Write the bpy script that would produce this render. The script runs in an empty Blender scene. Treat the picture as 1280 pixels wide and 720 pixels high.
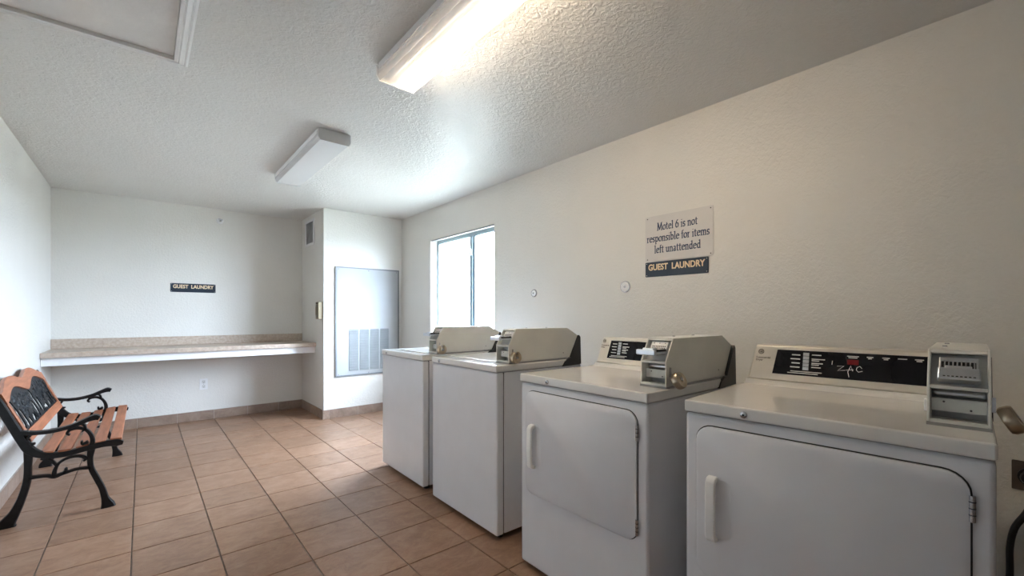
import bpy, bmesh, math, random
from mathutils import Vector, Matrix
random.seed(7)
SC = bpy.context.scene
COL = SC.collection
PI = math.pi

# ------------------------------------------------------------------ camera, world, exposure
CAM_H = 1.194
YAW = math.degrees(0.7054)
cam_d = bpy.data.cameras.new('camera')
cam_d.sensor_fit = 'HORIZONTAL'
cam_d.sensor_width = 36.0
cam_d.lens = 36.0 * 542.7578 / 1280.0
cam_d.shift_y = (394.727 - 360.0) / 1280.0
cam_d.clip_start = 0.02
cam_o = bpy.data.objects.new('camera', cam_d)
COL.objects.link(cam_o)
cam_o.location = (0, 0, CAM_H)
cam_o.rotation_euler = (math.radians(90), 0, -0.7054)
SC.camera = cam_o

SKY_STRENGTH = 20.0
TUBE_STRENGTH = 43.0
world = bpy.data.worlds.new('world')
SC.world = world
world.use_nodes = True
bg = world.node_tree.nodes['Background']
bg.inputs[0].default_value = (0.69, 0.81, 1.0, 1)
bg.inputs[1].default_value = SKY_STRENGTH

sun_d = bpy.data.lights.new('sun', 'SUN')
sun_d.energy = 5.0
sun_d.angle = math.radians(2)
sun_d.color = (1.0, 0.95, 0.88)
sun_o = bpy.data.objects.new('sun', sun_d)
COL.objects.link(sun_o)
sun_o.rotation_euler = (math.radians(-10), math.radians(-38), 0)   # comes over the roof, lights the yard only
sun_o.location = (-6, 2, 10)

portal_d = bpy.data.lights.new('window_portal', 'AREA')
portal_d.shape = 'RECTANGLE'
portal_d.size = 1.2
portal_d.size_y = 1.2
portal_d.cycles.is_portal = True
portal_o = bpy.data.objects.new('window_portal', portal_d)
COL.objects.link(portal_o)
portal_o.location = (2.80, 3.875, 1.47)
portal_o.rotation_euler = (0, math.radians(90), 0)

SC.view_settings.view_transform = 'Standard'
SC.view_settings.look = 'None'
SC.view_settings.exposure = 2.1
SC.view_settings.gamma = 1.0
SC.view_settings.use_curve_mapping = False
SC.cycles.max_bounces = 14
SC.cycles.diffuse_bounces = 8
SC.cycles.glossy_bounces = 4
SC.cycles.transmission_bounces = 8
SC.cycles.transparent_max_bounces = 12
SC.cycles.sample_clamp_indirect = 12.0

# ------------------------------------------------------------------ room numbers (metres)
XL, XR, YB, XP, YP, ZC = -0.6746, 2.565, 6.098, 1.589, 5.216, 2.441
YF = -2.9
TS, TX0, TY0 = 0.3381, -0.379, 2.923

# ------------------------------------------------------------------ material helpers
def lin(c):
    return tuple(((v/12.92) if v <= 0.04045 else ((v+0.055)/1.055)**2.4) for v in c)
def nd(nt, t, **kw):
    n = nt.nodes.new(t)
    for k, v in kw.items(): setattr(n, k, v)
    return n
def base_mat(name, col, rough=0.5, metal=0.0, spec=0.5):
    m = bpy.data.materials.new(name); m.use_nodes = True
    b = m.node_tree.nodes['Principled BSDF']
    b.inputs['Base Color'].default_value = (*col, 1)
    b.inputs['Roughness'].default_value = rough
    b.inputs['Metallic'].default_value = metal
    b.inputs['Specular IOR Level'].default_value = spec
    return m, m.node_tree, b
def add_var(nt, b, c1, c2, scale=6, detail=4, vec='Object', lo=0.35, hi=0.65, stretch=None):
    tc = nd(nt, 'ShaderNodeTexCoord'); src = tc.outputs[vec]
    if stretch:
        mp = nd(nt, 'ShaderNodeMapping'); mp.inputs['Scale'].default_value = stretch
        nt.links.new(src, mp.inputs[0]); src = mp.outputs[0]
    n = nd(nt, 'ShaderNodeTexNoise'); n.inputs['Scale'].default_value = scale; n.inputs['Detail'].default_value = detail
    nt.links.new(src, n.inputs['Vector'])
    r = nd(nt, 'ShaderNodeValToRGB')
    r.color_ramp.elements[0].position = lo; r.color_ramp.elements[1].position = hi
    r.color_ramp.elements[0].color = (*c1, 1); r.color_ramp.elements[1].color = (*c2, 1)
    nt.links.new(n.outputs[0], r.inputs[0]); nt.links.new(r.outputs[0], b.inputs['Base Color'])
    return src, n, r
def add_bump(nt, b, scale, strength, dist=0.002, detail=3, vec='Object', stretch=None):
    tc = nd(nt, 'ShaderNodeTexCoord'); src = tc.outputs[vec]
    if stretch:
        mp = nd(nt, 'ShaderNodeMapping'); mp.inputs['Scale'].default_value = stretch
        nt.links.new(src, mp.inputs[0]); src = mp.outputs[0]
    n = nd(nt, 'ShaderNodeTexNoise'); n.inputs['Scale'].default_value = scale; n.inputs['Detail'].default_value = detail
    nt.links.new(src, n.inputs['Vector'])
    bp = nd(nt, 'ShaderNodeBump'); bp.inputs['Strength'].default_value = strength; bp.inputs['Distance'].default_value = dist
    nt.links.new(n.outputs[0], bp.inputs['Height']); nt.links.new(bp.outputs[0], b.inputs['Normal'])
    return n, bp
M = {}
def knock(name, col, rough, scale, strength, dist, spec=0.5):
    m, nt, b = base_mat(name, col, rough, 0.0, spec)
    c2 = tuple(v*0.97 for v in col)
    add_var(nt, b, c2, col, scale=3)
    tc = nd(nt, 'ShaderNodeTexCoord')
    n = nd(nt, 'ShaderNodeTexNoise'); n.inputs['Scale'].default_value = scale; n.inputs['Detail'].default_value = 5; n.inputs['Roughness'].default_value = 0.55
    n.inputs['Distortion'].default_value = 0.8
    nt.links.new(tc.outputs['Object'], n.inputs['Vector'])
    r = nd(nt, 'ShaderNodeValToRGB')
    r.color_ramp.elements[0].position = 0.40; r.color_ramp.elements[1].position = 0.62
    nt.links.new(n.outputs[0], r.inputs[0])
    bp = nd(nt, 'ShaderNodeBump'); bp.inputs['Strength'].default_value = strength; bp.inputs['Distance'].default_value = dist
    nt.links.new(r.outputs[0], bp.inputs['Height']); nt.links.new(bp.outputs[0], b.inputs['Normal'])
    return m
M['wall'] = knock('wall_paint', (0.70, 0.68, 0.635), 0.34, 50, 0.36, 0.0035)
M['ceil'] = knock('ceiling_paint', (0.69, 0.675, 0.645), 0.30, 40, 0.52, 0.0042, 0.30)

def tile_mat(name, c1, c2, c3, rough):
    m, nt, b = base_mat(name, c1, rough)
    tc = nd(nt, 'ShaderNodeTexCoord'); oi = nd(nt, 'ShaderNodeObjectInfo')
    ad = nd(nt, 'ShaderNodeVectorMath', operation='ADD')
    ml = nd(nt, 'ShaderNodeVectorMath', operation='SCALE'); ml.inputs['Scale'].default_value = 1.0
    nt.links.new(oi.outputs['Location'], ad.inputs[1]); nt.links.new(tc.outputs['Object'], ad.inputs[0])
    mp = nd(nt, 'ShaderNodeMapping'); mp.inputs['Scale'].default_value = (1.0, 1.5, 1.0)
    nt.links.new(ad.outputs[0], mp.inputs[0])
    n = nd(nt, 'ShaderNodeTexNoise'); n.inputs['Scale'].default_value = 9; n.inputs['Detail'].default_value = 10; n.inputs['Roughness'].default_value = 0.76
    n.inputs['Distortion'].default_value = 0.6
    nt.links.new(mp.outputs[0], n.inputs['Vector'])
    r = nd(nt, 'ShaderNodeValToRGB'); e = r.color_ramp.elements
    e[0].position = 0.32; e[0].color = (*c1, 1); e[1].position = 0.70; e[1].color = (*c3, 1)
    k = e.new(0.5); k.color = (*c2, 1)
    nt.links.new(n.outputs[0], r.inputs[0])
    hs = nd(nt, 'ShaderNodeHueSaturation')
    mr = nd(nt, 'ShaderNodeMapRange'); mr.inputs['To Min'].default_value = 0.90; mr.inputs['To Max'].default_value = 1.10
    nt.links.new(oi.outputs['Random'], mr.inputs[0]); nt.links.new(mr.outputs[0], hs.inputs['Value'])
    nt.links.new(r.outputs[0], hs.inputs['Color']); nt.links.new(hs.outputs[0], b.inputs['Base Color'])
    bp = nd(nt, 'ShaderNodeBump'); bp.inputs['Strength'].default_value = 0.25; bp.inputs['Distance'].default_value = 0.002
    nt.links.new(n.outputs[0], bp.inputs['Height']); nt.links.new(bp.outputs[0], b.inputs['Normal'])
    return m
M['tile'] = tile_mat('floor_tile', (0.185, 0.096, 0.055), (0.255, 0.146, 0.090), (0.325, 0.208, 0.140), 0.40)
M['btile'] = tile_mat('base_tile', (0.20, 0.135, 0.098), (0.27, 0.19, 0.145), (0.33, 0.25, 0.195), 0.45)
m, nt, b = base_mat('grout', (0.16, 0.13, 0.115), 0.9); add_var(nt, b, (0.21, 0.18, 0.16), (0.29, 0.255, 0.23), 20); M['grout'] = m
m, nt, b = base_mat('base_grout', (0.42, 0.36, 0.31), 0.9); add_var(nt, b, (0.36, 0.31, 0.26), (0.46, 0.40, 0.35), 20); M['bgrout'] = m
def simple(name, col, rough, metal=0.0, var=0.06, scale=8, bump=None, spec=0.5):
    m, nt, b = base_mat(name, col, rough, metal, spec)
    add_var(nt, b, tuple(v*(1-var) for v in col), tuple(min(1, v*(1+var)) for v in col), scale)
    if bump: add_bump(nt, b, *bump)
    M[name] = m
    return m
simple('appliance_white', (0.67, 0.68, 0.715), 0.20, var=0.015, bump=(220, 0.06, 0.0006))
simple('appliance_top', (0.68, 0.675, 0.66), 0.08, var=0.015)
simple('appliance_grey', (0.26, 0.26, 0.26), 0.4, var=0.03)
simple('handle_white', (0.82, 0.82, 0.81), 0.3, var=0.02)
simple('meter_paint', (0.65, 0.645, 0.60), 0.42, var=0.04, bump=(160, 0.10, 0.0008))
simple('meter_inner', (0.46, 0.47, 0.47), 0.40, metal=0.25, var=0.08)
simple('zinc', (0.62, 0.65, 0.69), 0.28, metal=0.9, var=0.08, scale=25)
simple('black_plastic', (0.012, 0.013, 0.016), 0.35, var=0.2)
simple('black_gloss', (0.006, 0.006, 0.008), 0.22, var=0.2, spec=0.22)
simple('fascia', (0.66, 0.61, 0.53), 0.36, metal=0.55, var=0.03)
simple('fascia_light', (0.66, 0.63, 0.57), 0.40, metal=0.10, var=0.03)
simple('print_light', (0.62, 0.62, 0.60), 0.5)
simple('print_scratch', (0.80, 0.78, 0.74), 0.5)
simple('print_dark', (0.03, 0.04, 0.06), 0.5)
simple('logo_brown', (0.10, 0.075, 0.05), 0.4)
simple('display_red', (0.16, 0.006, 0.006), 0.2)
simple('brass', (0.46, 0.38, 0.28), 0.30, metal=0.85, var=0.12, scale=30)
simple('steel', (0.55, 0.56, 0.58), 0.25, metal=0.95, var=0.06)
simple('dark_gap', (0.02, 0.02, 0.022), 0.7)
simple('iron_black', (0.008, 0.0075, 0.008), 0.42, var=0.3, scale=40, bump=(90, 0.25, 0.001), spec=0.3)
simple('panel_black', (0.010, 0.012, 0.014), 0.45, var=0.3, scale=40, bump=(120, 0.5, 0.001), spec=0.25)
simple('sign_navy', (0.018, 0.030, 0.050), 0.32, var=0.1)
simple('sign_cream', (0.80, 0.62, 0.40), 0.5, var=0.03)
simple('sign_pale', (0.60, 0.58, 0.56), 0.45, var=0.02)
simple('sign_ink', (0.010, 0.026, 0.075), 0.5)
simple('screw', (0.10, 0.09, 0.09), 0.4, metal=0.6)
simple('trim_white', (0.76, 0.75, 0.74), 0.35, var=0.03)
simple('apron_white', (0.82, 0.82, 0.82), 0.4, var=0.02)
simple('hatch_board', (0.66, 0.63, 0.60), 0.55, var=0.06, scale=4, bump=(38, 0.5, 0.004))
simple('fixture_white', (0.84, 0.84, 0.83), 0.35, var=0.02)
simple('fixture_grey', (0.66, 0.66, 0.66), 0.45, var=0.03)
simple('plate_white', (0.74, 0.74, 0.74), 0.35, var=0.02)
simple('beige_plastic', (0.26, 0.21, 0.13), 0.4, var=0.05)
simple('beige_face', (0.16, 0.13, 0.10), 0.35, var=0.15, scale=30)
simple('brown_plate', (0.10, 0.075, 0.055), 0.4, var=0.1)
simple('rubber', (0.010, 0.010, 0.010), 0.45, var=0.2)
simple('alu', (0.27, 0.34, 0.38), 0.40, metal=0.2, var=0.03)
simple('alu_dark', (0.20, 0.27, 0.31), 0.4, metal=0.4, var=0.05)
simple('vent_dark', (0.44, 0.44, 0.43), 0.6, var=0.1)
simple('sheet_metal', (0.38, 0.39, 0.395), 0.55, spec=0.22, metal=0.1, var=0.03, scale=3)
simple('sheet_dark', (0.20, 0.21, 0.22), 0.5, metal=0.4, var=0.05)
simple('louver', (0.25, 0.26, 0.265), 0.5, metal=0.2, var=0.05)
m, nt, b = base_mat('laminate', (0.5, 0.42, 0.35), 0.38); add_var(nt, b, (0.40, 0.315, 0.25), (0.50, 0.415, 0.34), 40, 8); M['laminate'] = m
m, nt, b = base_mat('stained_wood', (0.4, 0.14, 0.05), 0.42)
add_var(nt, b, (0.27, 0.085, 0.034), (0.43, 0.155, 0.072), 7, 6, lo=0.3, hi=0.7, stretch=(9, 0.8, 9)); add_bump(nt, b, 30, 0.15, 0.001, stretch=(9, 0.6, 9)); M['wood'] = m
m, nt, b = base_mat('yard', (0.22, 0.21, 0.18), 0.9); add_var(nt, b, (0.16, 0.16, 0.13), (0.27, 0.26, 0.22), 1.5, 6); M['yard'] = m
simple('leaf', (0.16, 0.26, 0.10), 0.5, var=0.3, scale=4)
simple('bark', (0.14, 0.10, 0.07), 0.8, var=0.2)
simple('brick_out', (0.45, 0.40, 0.36), 0.8)
# window glass: thin clear pane
m = bpy.data.materials.new('pane_glass'); m.use_nodes = True; nt = m.node_tree; nt.nodes.clear()
out = nd(nt, 'ShaderNodeOutputMaterial'); mx = nd(nt, 'ShaderNodeMixShader'); tr = nd(nt, 'ShaderNodeBsdfTransparent'); gl = nd(nt, 'ShaderNodeBsdfGlossy')
tr.inputs[0].default_value = (0.95, 0.97, 0.97, 1); gl.inputs['Roughness'].default_value = 0.02
mx.inputs[0].default_value = 0.06; nt.links.new(tr.outputs[0], mx.inputs[1]); nt.links.new(gl.outputs[0], mx.inputs[2]); nt.links.new(mx.outputs[0], out.inputs[0]); M['glass'] = m
# acrylic diffuser of the lamps: lets part of the light straight through, scatters the rest
m = bpy.data.materials.new('acrylic_diffuser'); m.use_nodes = True; nt = m.node_tree; nt.nodes.clear()
out = nd(nt, 'ShaderNodeOutputMaterial'); mx = nd(nt, 'ShaderNodeMixShader'); mx2 = nd(nt, 'ShaderNodeMixShader'); mx3 = nd(nt, 'ShaderNodeMixShader')
tr = nd(nt, 'ShaderNodeBsdfTransparent'); tl = nd(nt, 'ShaderNodeBsdfTranslucent'); df = nd(nt, 'ShaderNodeBsdfDiffuse'); gl = nd(nt, 'ShaderNodeBsdfGlossy')
tr.inputs[0].default_value = (0.95, 0.95, 0.95, 1); tl.inputs[0].default_value = (0.93, 0.93, 0.92, 1); df.inputs[0].default_value = (0.86, 0.86, 0.86, 1); gl.inputs['Roughness'].default_value = 0.3
mx.inputs[0].default_value = 0.86; mx2.inputs[0].default_value = 0.32; mx3.inputs[0].default_value = 0.05
nt.links.new(tl.outputs[0], mx.inputs[1]); nt.links.new(df.outputs[0], mx.inputs[2])
nt.links.new(mx.outputs[0], mx2.inputs[1]); nt.links.new(tr.outputs[0], mx2.inputs[2])
nt.links.new(mx2.outputs[0], mx3.inputs[1]); nt.links.new(gl.outputs[0], mx3.inputs[2]); nt.links.new(mx3.outputs[0], out.inputs[0]); M['diffuser'] = m
m = bpy.data.materials.new('lit_tube'); m.use_nodes = True; nt = m.node_tree; nt.nodes.clear()
out = nd(nt, 'ShaderNodeOutputMaterial'); em = nd(nt, 'ShaderNodeEmission'); em.inputs[0].default_value = (1.0, 0.80, 0.58, 1); em.inputs[1].default_value = TUBE_STRENGTH
nt.links.new(em.outputs[0], out.inputs[0]); M['lit_tube'] = m
simple('dead_tube', (0.78, 0.78, 0.78), 0.3)

# ------------------------------------------------------------------ mesh helpers
class MB:
    def __init__(s): s.v = []; s.f = []
    def add(s, vs, fs):
        o = len(s.v); s.v += [tuple(p) for p in vs]; s.f += [tuple(i+o for i in q) for q in fs]; return s
    def box(s, a, b):
        (x0, y0, z0), (x1, y1, z1) = a, b
        x0, x1 = min(x0, x1), max(x0, x1); y0, y1 = min(y0, y1), max(y0, y1); z0, z1 = min(z0, z1), max(z0, z1)
        return s.add([(x0,y0,z0),(x1,y0,z0),(x1,y1,z0),(x0,y1,z0),(x0,y0,z1),(x1,y0,z1),(x1,y1,z1),(x0,y1,z1)],
                     [(0,3,2,1),(4,5,6,7),(0,1,5,4),(1,2,6,5),(2,3,7,6),(3,0,4,7)])
    def prism(s, poly, axis, a, b, top=None):
        # poly: 2D points; axis 'x': (y,z), 'y': (x,z), 'z': (x,y)
        def P(p, t):
            return {'x': (t, p[0], p[1]), 'y': (p[0], t, p[1]), 'z': (p[0], p[1], t)}[axis]
        n = len(poly); top = top or poly
        vs = [P(p, a) for p in poly] + [P(p, b) for p in top]
        fs = [tuple(range(n)), tuple(range(2*n-1, n-1, -1))] + [(i, i+n, (i+1) % n + n, (i+1) % n) for i in range(n)]
        return s.add(vs, fs)
    def frustum(s, lo, hi):
        n = len(lo)
        return s.add(list(lo)+list(hi), [tuple(range(n))[::-1], tuple(range(n, 2*n))] + [(i, (i+1) % n, (i+1) % n+n, i+n) for i in range(n)])
    def tube(s, pts, r, n=10, cap=True, closed=False):
        pts = [Vector(p) for p in pts]; m = len(pts)
        rs = r if isinstance(r, (list, tuple)) else [r]*m
        t0 = (pts[1]-pts[0]).normalized()
        up = Vector((0,0,1)) if abs(t0.z) < 0.9 else Vector((1,0,0))
        nrm = t0.cross(up).normalized(); vs = []
        for i, p in enumerate(pts):
            if closed: t = (pts[(i+1) % m]-pts[i-1]).normalized()
            else: t = (pts[min(i+1, m-1)]-pts[max(i-1, 0)]).normalized()
            nrm = (nrm - t*nrm.dot(t)).normalized(); bn = t.cross(nrm)
            for k in range(n):
                a = 2*PI*k/n; vs.append(p + (nrm*math.cos(a)+bn*math.sin(a))*rs[i])
        fs = []
        for i in range(m if closed else m-1):
            for k in range(n):
                j = (i+1) % m
                fs.append((i*n+k, i*n+(k+1) % n, j*n+(k+1) % n, j*n+k))
        if cap and not closed: fs += [tuple(range(n))[::-1], tuple((m-1)*n+k for k in range(n))]
        return s.add(vs, fs)
    def lathe(s, prof, c, axis='z', n=20):
        # prof: (radius, height) list, height along axis from c
        c = Vector(c)
        ax = {'x': (Vector((0,1,0)), Vector((0,0,1)), Vector((1,0,0))), 'y': (Vector((0,0,1)), Vector((1,0,0)), Vector((0,1,0))), 'z': (Vector((1,0,0)), Vector((0,1,0)), Vector((0,0,1)))}[axis]
        vs = []
        for r, h in prof:
            for k in range(n):
                a = 2*PI*k/n; vs.append(c + ax[2]*h + (ax[0]*math.cos(a)+ax[1]*math.sin(a))*r)
        fs = [(i*n+k, i*n+(k+1) % n, (i+1)*n+(k+1) % n, (i+1)*n+k) for i in range(len(prof)-1) for k in range(n)]
        fs += [tuple(range(n))[::-1], tuple((len(prof)-1)*n+k for k in range(n))]
        return s.add(vs, fs)
    def ribbon(s, pts, ws, y0, y1, sub=6):
        # smooth stroke in x-z of varying width, extruded in y
        pts = [Vector((p[0], p[1])) for p in pts]; n = len(pts)
        if not isinstance(ws, (list, tuple)): ws = [ws]*n
        P, W = [], []
        for i in range(n-1):
            p0, p1, p2, p3 = pts[max(i-1,0)], pts[i], pts[i+1], pts[min(i+2, n-1)]
            for k in range(sub):
                t = k/sub
                P.append(0.5*((2*p1)+(p2-p0)*t+(2*p0-5*p1+4*p2-p3)*t*t+(3*p1-p0-3*p2+p3)*t**3)); W.append(ws[i]+(ws[i+1]-ws[i])*t)
        P.append(pts[-1]); W.append(ws[-1]); m = len(P); L, R = [], []
        for i in range(m):
            t = (P[min(i+1,m-1)]-P[max(i-1,0)]).normalized(); nn = Vector((-t.y, t.x))*W[i]*0.5
            L.append(P[i]+nn); R.append(P[i]-nn)
        b = 0.08   # softened edges: narrower outer faces
        vs = []
        yc, hy = (y0+y1)/2, (y1-y0)/2
        for i in range(m):
            c = P[i]
            for (q, yy, sh) in ((L[i], yc-hy*0.55, 0), (L[i], yc+hy*0.55, 0), (L[i], y1, b), (R[i], y1, b), (R[i], yc+hy*0.55, 0), (R[i], yc-hy*0.55, 0), (R[i], y0, b), (L[i], y0, b)):
                qq = q + (c-q)*sh*2
                vs.append((qq.x, yy, qq.y))
        fs = []
        for i in range(m-1):
            for k in range(8): fs.append((i*8+k, i*8+(k+1) % 8, (i+1)*8+(k+1) % 8, (i+1)*8+k))
        fs += [tuple(range(8))[::-1], tuple((m-1)*8+k for k in range(8))]
        return s.add(vs, fs)
    def mesh(s, name):
        me = bpy.data.meshes.new(name); me.from_pydata(s.v, [], s.f)
        bm = bmesh.new(); bm.from_mesh(me); bmesh.ops.recalc_face_normals(bm, faces=bm.faces); bm.to_mesh(me); bm.free()
        return me
    def build(s, name, mat, parent=None, bevel=0, smooth=False, seg=2, angle=35):
        me = s.mesh(name); me.materials.append(M[mat])
        o = bpy.data.objects.new(name, me); COL.objects.link(o)
        if parent: o.parent = parent
        if smooth:
            for p in me.polygons: p.use_smooth = True
            bm = bmesh.new(); bm.from_mesh(me)
            for e in bm.edges:
                if len(e.link_faces) == 2 and e.calc_face_angle(0) > math.radians(angle): e.smooth = False
            bm.to_mesh(me); bm.free()
        if bevel:
            md = o.modifiers.new('bevel', 'BEVEL'); md.width = bevel; md.segments = seg; md.limit_method = 'ANGLE'; md.angle_limit = math.radians(40)
            md.harden_normals = False
            for p in me.polygons: p.use_smooth = True
            wn = o.modifiers.new('wn', 'WEIGHTED_NORMAL')
        return o
def empty(name, loc, rz=0):
    o = bpy.data.objects.new(name, None); COL.objects.link(o); o.location = loc; o.rotation_euler = (0, 0, rz); o.empty_display_size = 0.1
    return o
def tag(o, label=None, cat=None, group=None, kind=None):
    for k, v in (('label', label), ('category', cat), ('group', group), ('kind', kind)):
        if v: o[k] = v
    return o
def rrect(w0, w1, h0, h1, r, n=6):
    pts = []
    for cx, cy, a0 in ((w1-r, h1-r, 0), (w0+r, h1-r, 90), (w0+r, h0+r, 180), (w1-r, h0+r, 270)):
        for k in range(n+1):
            a = math.radians(a0+90*k/n); pts.append((cx+r*math.cos(a), cy+r*math.sin(a)))
    return pts
def link_mesh(name, me, parent=None, loc=(0,0,0)):
    o = bpy.data.objects.new(name, me); COL.objects.link(o); o.location = loc
    if parent: o.parent = parent
    return o

# text -> mesh object, lying in its local x-y plane, then placed with a matrix
def text_mesh(name, s, size, mat, parent, mat4, bold=0.0, sx=1.0, space=1.0, wspace=1.0, depth=0.0006):
    cu = bpy.data.curves.new(name, 'FONT'); cu.body = s; cu.size = size; cu.offset = bold; cu.align_x = 'CENTER'; cu.align_y = 'CENTER'
    cu.space_character = space; cu.space_word = wspace; cu.extrude = depth; cu.resolution_u = 4
    t = bpy.data.objects.new(name, cu); COL.objects.link(t)
    dg = bpy.context.evaluated_depsgraph_get(); me = bpy.data.meshes.new_from_object(t.evaluated_get(dg))
    bpy.data.objects.remove(t); bpy.data.curves.remove(cu)
    me.name = name; me.materials.clear(); me.materials.append(M[mat])
    for v in me.vertices: v.co.x *= sx
    o = bpy.data.objects.new(name, me); COL.objects.link(o); o.parent = parent; o.matrix_local = mat4
    return o
def frame4(o, u, v):      # u = writing direction, v = up
    u = Vector(u).normalized(); v = Vector(v).normalized(); w = u.cross(v)
    return Matrix(((u.x, v.x, w.x, o[0]), (u.y, v.y, w.y, o[1]), (u.z, v.z, w.z, o[2]), (0, 0, 0, 1)))

# ------------------------------------------------------------------ the room shell
def struct(o): o['kind'] = 'structure'; return o
T = 0.14
floor = struct(MB().box((XL-T, YF-T, -0.12), (XR+T, YB+T, -0.006)).build('floor', 'grout'))
struct(MB().box((XL-T, YF-T, ZC), (XR+T, YB+T, ZC+0.12)).build('ceiling', 'ceil'))
struct(MB().box((XL-T, YF-T, -0.006), (XL, YB+T, ZC)).build('wall_left', 'wall'))
struct(MB().box((XL, YB, -0.006), (XR+T, YB+T, ZC)).build('wall_back', 'wall'))
struct(MB().box((XL, YF-T, -0.006), (XR+T, YF, ZC)).build('wall_front', 'wall'))
WY0, WY1, WZ0, WZ1 = 3.275, 4.474, 0.86, 2.074
w = MB()
w.box((XR, YF, -0.006), (XR+T, WY0, ZC)); w.box((XR, WY1, -0.006), (XR+T, YB, ZC))
w.box((XR, WY0, -0.006), (XR+T, WY1, WZ0)); w.box((XR, WY0, WZ1), (XR+T, WY1, ZC))
struct(w.build('wall_right', 'wall'))
struct(MB().box((XP, YP, -0.006), (XR, YB, ZC)).build('wall_closet', 'wall', bevel=0.006))

# floor tiles, one by one, on the photo's grid
G = 0.0028
tile_cache = {}
def tile_mesh(w, d):
    k = (round(w, 4), round(d, 4))
    if k not in tile_cache:
        c = 0.0016; h = 0.006
        lo = [(-w/2, -d/2, 0), (w/2, -d/2, 0), (w/2, d/2, 0), (-w/2, d/2, 0)]
        mid = [(x, y, h-c) for x, y, z in lo]
        hi = [(x-math.copysign(c, x), y-math.copysign(c, y), h) for x, y, z in lo]
        mb = MB().add(lo+mid+hi, [(8,9,10,11)] + [(i, (i+1) % 4, (i+1) % 4+4, i+4) for i in range(4)] + [(i+4, (i+1) % 4+4, (i+1) % 4+8, i+8) for i in range(4)])
        me = mb.mesh('tile'); me.materials.append(M['tile']); tile_cache[k] = me
    return tile_cache[k]
def spans(lo, hi, org):
    i = math.floor((lo-org)/TS); r = []
    while org+i*TS < hi-0.01:
        a, c = max(lo, org+i*TS), min(hi, org+(i+1)*TS)
        if c-a > 0.015: r.append((a+G, c-G))
        i += 1
    return r
def lay(x0, x1, y0, y1):
    for a, c in spans(x0, x1, TX0):
        for d, e in spans(y0, y1, TY0):
            link_mesh('tile', tile_mesh(c-a, e-d), floor, ((a+c)/2, (d+e)/2, -0.006))
ymid = max(e+G for d, e in spans(YF, YP, TY0) if e < YP-0.02)
lay(XL, XR, YF, YP)
lay(XL, XP, YP, YB)

# tile skirting
BH, BT = 0.105, 0.010
def baseboard(name, p0, p1, nrm, org, axis):
    # p0,p1 along axis; nrm = direction into the room
    def bx(a, c, t0, t1, z0, z1):
        if axis == 'x': return (a, p0[1]+nrm*t0, z0), (c, p0[1]+nrm*t1, z1)
        return (p0[0]+nrm*t0, a, z0), (p0[0]+nrm*t1, c, z1)
    lo, hi = (p0[0], p1[0]) if axis == 'x' else (p0[1], p1[1])
    root = struct(MB().box(*bx(lo, hi, 0.0, BT-0.003, 0.0, BH)).build(name, 'bgrout'))
    for a, c in spans(lo, hi, org):
        MB().box(*bx(a-0.0005, c+0.0005, BT-0.003, BT, 0.001, BH-0.002)).build('tile', 'btile', root)
baseboard('baseboard_back', (XL, YB), (XP, YB), -1, TX0, 'x')
baseboard('baseboard_left', (XL, YF), (XL, YB-BT), 1, TY0, 'y')
baseboard('baseboard_closet_side', (XP, YP), (XP, YB-BT), -1, TY0+0.09, 'y')
baseboard('baseboard_closet', (XP-BT, YP), (XR, YP), -1, TX0, 'x')
baseboard('baseboard_right', (XR, YF), (XR, YP-BT), -1, TY0, 'y')

# window
win = struct(empty('window_1', (XR, (WY0+WY1)/2, WZ0)))
wl = lambda p: (p[0]-XR, p[1]-(WY0+WY1)/2, p[2]-WZ0)
def wbox(a, c): return MB().box(wl(a), wl(c))
X0, X1, FW = XR+0.085, XR+0.135, 0.042
wbox((X0, WY0, WZ0), (X1, WY0+FW, WZ1)).build('frame_jamb', 'alu', win, bevel=0.004)
wbox((X0, WY1-FW, WZ0), (X1, WY1, WZ1)).build('frame_jamb', 'alu', win, bevel=0.004)
wbox((X0, WY0+FW, WZ0), (X1, WY1-FW, WZ0+FW)).build('frame_sill', 'alu', win, bevel=0.004)
wbox((X0, WY0+FW, WZ1-FW), (X1, WY1-FW, WZ1)).build('frame_head', 'alu', win, bevel=0.004)
st = wbox((X0-0.012, 3.742, WZ0+FW), (X0+0.022, 3.788, WZ1-FW)).build('meeting_stile', 'alu', win, bevel=0.003)
wbox((X0+0.002, 3.712, WZ0+FW), (X0+0.030, 3.741, WZ1-FW)).build('sash_stile', 'alu_dark', win)
wbox((X0-0.030, 3.752, 1.83), (X0-0.0125, 3.778, 1.90)).build('latch', 'plate_white', win, bevel=0.004)
wbox((X0+0.030, WY0+FW, WZ0+FW), (X0+0.034, 3.742, WZ1-FW)).build('pane', 'glass', win)
wbox((X0+0.008, 3.788, WZ0+FW), (X0+0.012, WY1-FW, WZ1-FW)).build('pane', 'glass', win)
wbox((XR+0.002, WY0+0.004, WZ1-0.014), (XR+0.030, WY1-0.004, WZ1-0.001)).build('head_strip', 'appliance_grey', win)  # thin grey strip along the top of the opening

# the yard outside
struct(MB().box((XR+T+0.02, -30, -0.40), (60, 60, -0.25)).build('ground_yard', 'yard'))

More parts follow.
